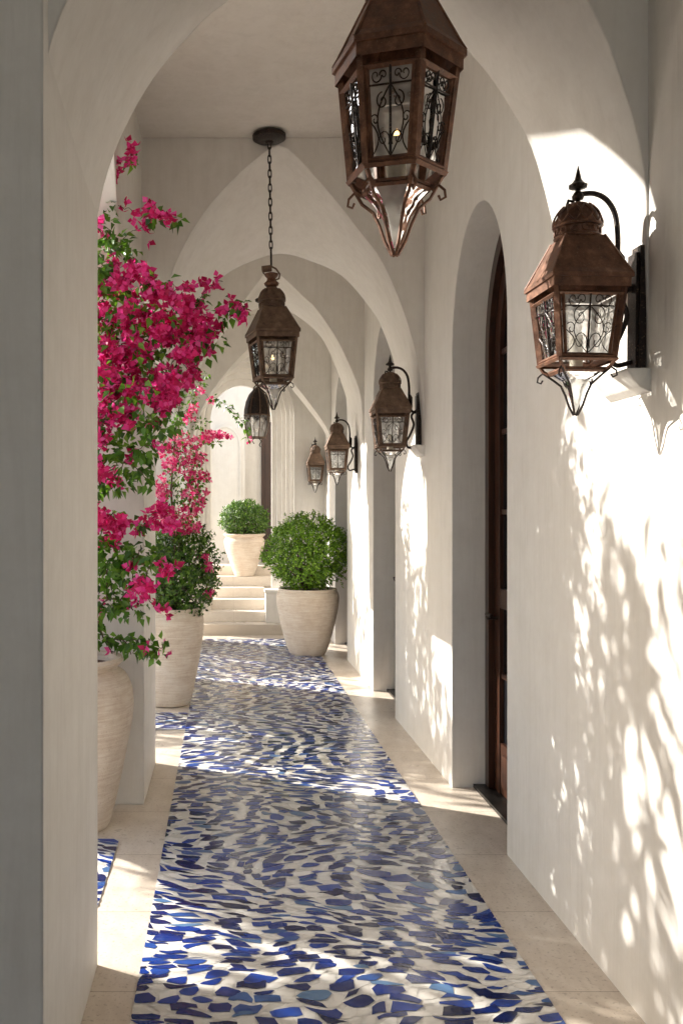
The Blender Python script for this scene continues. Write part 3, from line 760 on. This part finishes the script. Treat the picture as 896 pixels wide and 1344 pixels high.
def tree_stems(m, base, pts, rg, r0=.016, r1=.002, segs=6, sag=.04):
    """woody stems: every target hangs on the nearest already reached point"""
    nodes = [(Vector(base), 0.0)]
    for q in sorted(pts, key=lambda q: (Vector(q)-Vector(base)).length):
        q = Vector(q); best = min(nodes, key=lambda k: (k[0]-q).length+.25*k[1])
        p = best[0]; L_ = (q-p).length
        mid = [p.lerp(q, t/segs)+Vector((rg.uniform(-1,1),rg.uniform(-1,1),rg.uniform(-1,1)))*L_*.05*(1 if 0<t<segs else 0)+Vector((0,0,sag*math.sin(PI*t/segs))) for t in range(segs+1)]
        rr = max(r1, r0*math.exp(-best[1]*1.1)); re = max(r1, rr*math.exp(-L_*1.1))
        m.tube(mid, rr, 5, r1=re)
        for j, x in enumerate(mid[1:]): nodes.append((x, best[1]+L_*(j+1)/segs))

def PXY(px, py, Y): a = 1200/Y; return ((px-297)/a, Y, EYE+(671-py)/a)
rg = random.Random(11)
# --- large bougainvillea (measured outline, rooted in the first urn)
FL = [ # x,y,rx,ry,number of flowers
 (172,200,13,9,26),(152,228,10,14,30),(146,255,8,10,16),(170,272,10,6,10),(200,272,13,7,26),(212,290,12,8,22),(186,298,7,8,10),(133,300,5,8,8),
 (158,350,12,10,20),(190,358,20,12,60),(165,372,24,14,80),(140,392,18,14,60),(205,380,24,12,70),(190,405,30,16,130),(235,395,22,12,70),(243,382,10,8,16),
 (257,372,7,5,8),(275,374,9,6,14),(290,368,3,3,4),(262,402,12,7,18),(295,402,9,6,14),(308,402,8,7,14),(322,412,6,8,14),
 (150,425,28,20,140),(205,430,34,20,190),(250,425,24,18,110),(280,432,9,9,14),(262,448,20,14,70),(180,462,34,18,170),(230,462,30,18,130),(272,455,7,7,12),
 (150,465,26,18,120),(140,495,20,20,130),(175,500,30,18,150),(225,492,28,18,110),(250,490,10,12,26),(150,525,28,18,150),(195,520,32,16,130),(222,530,14,14,40),(180,548,28,12,90),(138,552,16,12,50),
 (128,575,7,12,24),(133,605,7,12,20),(146,628,9,6,20),(172,602,6,5,12),(200,585,6,6,6),
 (136,684,15,9,50),(160,690,12,12,44),(150,706,16,10,46),(128,672,7,7,12),(208,672,16,9,42),(222,688,9,8,20),(198,688,9,7,14),(183,695,7,6,12),
 (182,745,8,6,14),(192,758,10,8,20),(215,744,9,7,20),(200,768,9,6,14),(178,775,8,6,16),(184,790,6,6,8),(196,787,7,5,8),(208,800,4,4,4),(213,798,8,4,9),(198,840,4,4,4),(213,848,4,4,5),(150,855,4,2,2)]
LV = [ (176,212,10,5,10),(148,268,8,7,16),(143,300,9,12,22),(232,285,6,7,10),(205,284,14,8,14),(155,318,14,12,40),(135,340,12,20,44),(168,330,16,10,26),(130,365,10,18,34),
 (150,375,24,14,40),(200,370,26,10,30),(130,420,10,26,30),(190,420,60,26,130),(170,470,50,40,170),(250,450,40,20,60),(180,525,56,30,150),(245,482,14,12,20),(148,560,24,14,50),(205,560,26,12,50),
 (300,398,24,6,14),(318,404,10,5,8),(262,392,16,6,10),(290,414,14,8,12),
 (140,588,18,14,44),(185,588,22,14,56),(175,612,22,14,60),(150,635,24,10,44),(192,628,10,10,18),(128,640,7,12,18),
 (150,672,12,6,12),(182,685,10,8,14),(130,710,10,12,24),(150,728,28,16,80),(185,720,22,12,44),(140,752,20,18,70),(175,752,26,16,60),(205,730,16,12,30),(145,785,24,16,70),(175,800,18,12,34),
 (128,815,7,10,16),(135,835,9,8,14),(150,838,10,5,16),(165,842,10,7,20),(180,840,10,6,18),(196,848,10,8,24),(205,858,8,6,12),(188,852,8,5,10),(213,842,6,5,8),(172,858,5,5,5)]
bv = tag(empty('bougainvillea', (-.785,4.67,.82)), 'large bougainvillea with masses of magenta flowers rising from the tall urn by the nearest pillar', 'plant', 'flowering bougainvilleas')
T0 = Vector((-.785,4.67,.82))
fm, lm, sm_ = MB(), MB(), MB(); tg = []
def depthfor(px, py):
    return 4.58+.09*math.sin(px*.05)+.07*math.sin(py*.031)
def scatter(c, rx, ry, a, rg, rz):
    v = rnd_unit(rg)*rg.uniform(.15,1)**.5
    return Vector(c)+Vector((v.x*rx/a*1.15, v.y*rz, v.z*ry/a*1.15)), v
for x,y,rx,ry,n in FL:
    Y = depthfor(x,y); a = 1200/Y; c = PXY(x,y,Y); tg.append(c)
    rz = min(.27, max(.04, (rx+ry)/2/a*1.6))
    subs = [scatter(c, rx, ry, a, rg, rz) for _ in range(max(2, n//9))]
    tg += [tuple(q[0]) for q in subs[:(3 if n < 40 else 1)]]
    for _ in range(int(n*.66)):
        p, v = rg.choice(subs); p = p+rnd_unit(rg)*rg.uniform(.0,.05); v = (v+rnd_unit(rg)*.4)
        if p.y > 4.95: p.y = 4.95-rg.random()*.1
        bract(fm, p-T0, v+Vector((.2,-.5,.25))+rnd_unit(rg)*.5, rg, rg.uniform(.028,.042))
for x,y,rx,ry,n in LV:
    Y = depthfor(x,y)+.02; a = 1200/Y; c = PXY(x,y,Y); tg.append(c)
    rz = min(.25, max(.04, (rx+ry)/2/a*1.5))
    for _ in range(int(n*1.05)):
        p, v = scatter(c, rx, ry, a, rg, rz)
        if p.y > 4.96: p.y = 4.96-rg.random()*.1
        leaf(lm, p-T0, v+rnd_unit(rg)*.6+Vector((0,0,-.5)), rnd_unit(rg)*.7+Vector((0,-.3,.8)), rg.uniform(.036,.062), rg.uniform(.026,.042), .22, .2)
# the part of the plant behind the pillar, towards the garden
for k in range(26):
    x = rg.uniform(-1.15,-.66); z = rg.uniform(1.0,3.2); c = (x, 4.6+rg.uniform(-.12,.12), z); tg.append(c)
    for _ in range(26):
        v = rnd_unit(rg)*.15; bract(fm, Vector(c)+v-T0, v+rnd_unit(rg)*.1, rg, .027)
    for _ in range(22):
        v = rnd_unit(rg)*.17; leaf(lm, Vector(c)+v-T0, v+rnd_unit(rg)*.1+Vector((0,0,-.05)), Vector((0,-.3,.8))+rnd_unit(rg)*.4, .05, .034)
trunk = [T0+Vector(p) for p in ((0,0,0),(.03,-.02,.35),(-.02,.0,.8),(.03,-.02,1.3),(-.01,0,1.8),(.05,-.03,2.3))]
sm_.tube([p-T0 for p in trunk], .022, 7, r1=.008)
sm_.tube([Vector((.05,.03,-.02)),Vector((.12,0,.3)),Vector((.05,-.04,.8)),Vector((.16,-.03,1.3))], .012, 6, r1=.006)
def stems_multi(m, bases, pts, rg, T0, r0, r1=.002):
    nodes = [(Vector(b), .2*i) for i, b in enumerate(bases)]
    for q in sorted(pts, key=lambda q: min((Vector(q)-b).length for b,_ in nodes[:len(bases)])):
        q = Vector(q); best = min(nodes, key=lambda k: (k[0]-q).length+.2*k[1]); p = best[0]; L_ = (q-p).length
        sg = 5
        mid = [p.lerp(q,t/sg)+rnd_unit(rg)*L_*.05*(1 if 0<t<sg else 0)+Vector((0,0,.12*L_*math.sin(PI*t/sg))) for t in range(sg+1)]
        rr = max(r1, r0*math.exp(-best[1]*1.4)); m.tube([x-T0 for x in mid], rr, 5, r1=max(r1,rr*.7))
        for j, x in enumerate(mid[1:]): nodes.append((x, best[1]+L_*(j+1)/sg))
stems_multi(sm_, trunk, tg, rg, T0, .009, .0018)
fm.build('flowers', M['bract'], bv, recalc=False); lm.build('leaves', M['leaf'], bv, recalc=False); sm_.build('stems', M['stem'], bv, recalc=False)

# --- second, airier bougainvillea
rg = random.Random(5)
bv2 = tag(empty('bougainvillea', (-.475,7.62,.78)), 'airy second bougainvillea with small pink and pale flowers, farther back above the dark shrub', 'plant', 'flowering bougainvilleas')
T0 = Vector((-.475,7.62,.78))
FL2 = [(275,572,12,8,26),(290,570,9,5,12),(300,572,4,3,4),(255,580,12,8,18),(235,575,12,12,20),(215,590,12,10,26),(240,600,16,10,30),(262,600,10,8,16),(255,620,12,10,24),(225,610,14,10,20),
 (270,625,6,6,8),(215,645,10,10,24),(250,645,12,10,26),(262,660,8,12,20),(245,672,12,12,30),(220,675,14,10,34),(235,692,16,8,34),(255,690,10,8,18),(272,645,4,4,4),(212,632,8,8,12),(272,742,7,6,14),(275,778,6,5,9),(255,535,6,6,8),(262,512,5,5,4),(276,524,5,4,4),(327,577,3,3,2),(248,548,8,8,10),(268,730,5,5,6),(210,665,8,8,14)]
LV2 = [(240,540,10,8,24),(252,520,7,8,16),(262,505,6,6,12),(270,492,6,4,8),(235,560,14,10,40),(265,555,10,6,16),(225,585,14,10,40),(250,600,20,12,60),(235,625,20,14,70),(262,630,10,12,30),(228,650,20,12,60),(255,655,16,14,50),(240,680,22,12,60),
 (280,521,5,3,8),(290,527,5,3,9),(300,534,5,3,10),(309,543,5,4,11),(317,552,5,4,11),(324,562,4,4,9),(325,575,5,3,5),(215,560,10,12,24),(268,575,10,7,16),(285,580,8,5,10)]
fm, lm, sm_ = MB(), MB(), MB(); tg = []
for x,y,rx,ry,n in FL2:
    Y = 7.45; a = 1200/Y; c = PXY(x,y,Y); tg.append(c)
    for _ in range(int(n*1.9)):
        p, v = scatter(c, rx, ry, a, rg, max(.04,(rx+ry)/2/a*1.5)); bract(fm, p-T0, v+Vector((.2,-.5,.2))+rnd_unit(rg)*.5, rg, rg.uniform(.021,.034))
for x,y,rx,ry,n in LV2:
    Y = 7.47; a = 1200/Y; c = PXY(x,y,Y); tg.append(c)
    for _ in range(int(n*1.4)):
        p, v = scatter(c, rx, ry, a, rg, max(.04,(rx+ry)/2/a*1.5)); leaf(lm, p-T0, v+rnd_unit(rg)*.6+Vector((0,0,-.4)), rnd_unit(rg)*.7+Vector((0,-.3,.8)), rg.uniform(.026,.045), rg.uniform(.018,.03), .22, .2)
tr2 = [T0+Vector(p) for p in ((.02,.02,0),(.05,-.02,.5),(.02,-.08,1.0),(.06,-.1,1.5),(.1,-.12,1.75))]
sm_.tube([p-T0 for p in tr2], .014, 6, r1=.005)
stems_multi(sm_, tr2, tg, rg, T0, .006, .0015)
fm.build('flowers', M['bractpale'], bv2, recalc=False); lm.build('leaves', M['leaf'], bv2, recalc=False); sm_.build('stems', M['stem'], bv2, recalc=False)

# --- round shrubs
def shrub(loc, r, rz, base, label, mat, n, ln, seed, lump=.10, group='clipped round shrubs in urns', zbias=.0):
    rg = random.Random(seed); root = tag(empty('shrub', base), label, 'shrub', group)
    B = Vector(base); Cn = Vector(loc); lm, sm_ = MB(), MB(); ends = []
    ndir = []
    for i in range(90):
        d = rnd_unit(rg)
        if d.z < -.75: continue
        f = 1+lump*1.6*noise.noise(d*2.2+Vector((seed,0,0)))+lump*.9*noise.noise(d*6+Vector((0,seed,0)))
        p = Cn+Vector((d.x*r*f, d.y*r*f, d.z*rz*f)); ends.append((p, d))
    ctr = B+Vector((0,0,.0))
    for p, d in ends:
        q = ctr.lerp(p, .35)+Vector((0,0,.06)); 
        sm_.tube([ctr-B, q-B, p.lerp(Cn,.12)-B], .0055, 5, r1=.0018)
    # sprays of leaves near the shell, thinner inside
    k = 0
    while k < n:
        d = rnd_unit(rg)
        f = 1+lump*1.6*noise.noise(d*2.2+Vector((seed,0,0)))+lump*1.1*noise.noise(d*6+Vector((0,seed,0)))
        rad = 1-abs(rg.gauss(0,.13)) if rg.random() < .8 else rg.uniform(.3,.9)
        c = Cn+Vector((d.x*r, d.y*r, d.z*rz))*f*rad
        if c.z < B.z-.02: continue
        tw = (d+rnd_unit(rg)*.7+Vector((0,0,.35))).normalized(); nl = rg.randint(5,9)
        for j in range(nl):
            t = j/nl; p = c+tw*ln*1.9*t; sd = rnd_unit(rg)
            leaf(lm, p-B, (tw*.6+sd).normalized(), (tw+d*.4+rnd_unit(rg)*.3), ln*rg.uniform(.75,1.2), ln*rg.uniform(.5,.7), .18, .2)
            k += 1
    lm.build('leaves', mat, root, recalc=False); sm_.build('stems', M['stem'], root, recalc=False)
shrub((.905,10.30,1.135), .455,.415, (.905,10.30,.70), 'big bright green ball shrub in the wide clay urn right of the steps', M['shrub'], 19000, .029, 3, .15)
shrub((.262,13.235,1.475), .325,.27, (.262,13.235,1.24), 'small dark green ball shrub in the urn on the upper steps', M['shrubfar'], 11000, .029, 8, .09)
shrub((-.42,7.60,1.10), .33,.36, (-.475,7.62,.76), 'dark loose shrub spilling over the second urn under the airy bougainvillea', M['shrubdark'], 8500, .034, 21, .20)

# ------------------------------------------------------------------ garden outside the arcade
def garden_tree(x, y, h, cr, seed, label, nleaf, zc, sq=.85):
    rg = random.Random(seed); root = tag(empty('garden_tree', (x,y,-.17)), label, 'tree', 'garden trees outside the arcade')
    tm, lm = MB(), MB(); tp = [Vector((0,0,0)),Vector((.06,.03,.9)),Vector((-.03,.05,1.8)),Vector((.03,-.02,h*.62)),Vector((0,0,h*.85))]
    tm.tube(tp, .085, 9, r1=.03)
    ends = []
    for i in range(34):
        d = rnd_unit(rg); e = Vector((d.x*cr, d.y*cr, zc+d.z*cr*sq)); b = tp[3].lerp(tp[2], rg.random()) 
        mid = [b.lerp(e,t/5)+rnd_unit(rg)*.07*(t>0)+Vector((0,0,.25*math.sin(PI*t/5))) for t in range(6)]
        tm.tube(mid, .02, 5, r1=.005)
        for t in (2,3,4,5):
            for _ in range(2): ends.append(mid[t]+rnd_unit(rg)*rg.uniform(.05,.30))
    per = nleaf//len(ends)
    for e in ends:
        ax = (rnd_unit(rg)*.7+Vector((0,0,-.9))).normalized()
        for _ in range(per):
            p = e+ax*rg.uniform(0,.38)+rnd_unit(rg)*.03
            leaf(lm, p, ax+rnd_unit(rg)*.55, rnd_unit(rg), rg.uniform(.18,.32), rg.uniform(.045,.075), .1, .35)
    tm.build('trunk', M['stem'], root, recalc=False); lm.build('crown', M['treeleaf'], root, recalc=False)
garden_tree(-3.2, 5.75, 5.0, 1.55, 31, 'slender garden tree outside the first opening', 1750, 3.62, .56)
garden_tree(-3.3, 3.0, 5.0, .9, 34, 'unseen leafy tree added to shade the side by the nearest pillar', 1300, 3.9)  # extra tree out of view, added to cut daylight beside the viewer
garden_tree(-3.5, 8.9, 5.0, 1.15, 32, 'slender garden tree outside the second opening', 2000, 3.3)
garden_tree(-3.4, 12.0, 5.0, 1.15, 33, 'slender garden tree outside the third opening', 1700, 3.3)

# ------------------------------------------------------------------ light, sky, camera
SUN_AZ = 29.0; SUN_EL = 28.5
sd = Vector((-math.cos(R(SUN_AZ))*math.cos(R(SUN_EL)), math.sin(R(SUN_AZ))*math.cos(R(SUN_EL)), math.sin(R(SUN_EL))))
ld = bpy.data.lights.new('sun', 'SUN'); ld.energy = 4.6; ld.angle = R(.5); ld.color = (1,.955,.88)
lo = bpy.data.objects.new('sun', ld); C.objects.link(lo); lo.rotation_euler = sd.to_track_quat('Z','Y').to_euler(); lo.location = (-6,8,8)
w = bpy.data.worlds.new('World'); S.world = w; w.use_nodes = True; nt = w.node_tree
bg = nt.nodes['Background']; sk = nt.nodes.new('ShaderNodeTexSky'); sk.sky_type = 'NISHITA'; sk.sun_disc = False
sk.sun_elevation = R(SUN_EL); sk.sun_rotation = math.atan2(sd.x, sd.y); sk.dust_density = 1.5
nt.links.new(sk.outputs[0], bg.inputs[0]); bg.inputs[1].default_value = .13
cam = bpy.data.cameras.new('camera'); co = bpy.data.objects.new('camera', cam); C.objects.link(co)
co.location = (0,0,EYE); co.rotation_euler = (R(90),0,0)
cam.lens = 36*1200/1344; cam.sensor_width = 36; cam.shift_x = 151/1344; cam.shift_y = 0.0
cam.clip_start = .05; cam.clip_end = 2000; S.camera = co
S.view_settings.view_transform = 'Standard'; S.view_settings.look = 'None'
S.view_settings.exposure = 1.35; S.view_settings.gamma = 1
S.render.engine = 'CYCLES'
S.cycles.max_bounces = 8; S.cycles.diffuse_bounces = 4; S.cycles.glossy_bounces = 3; S.cycles.transparent_max_bounces = 12
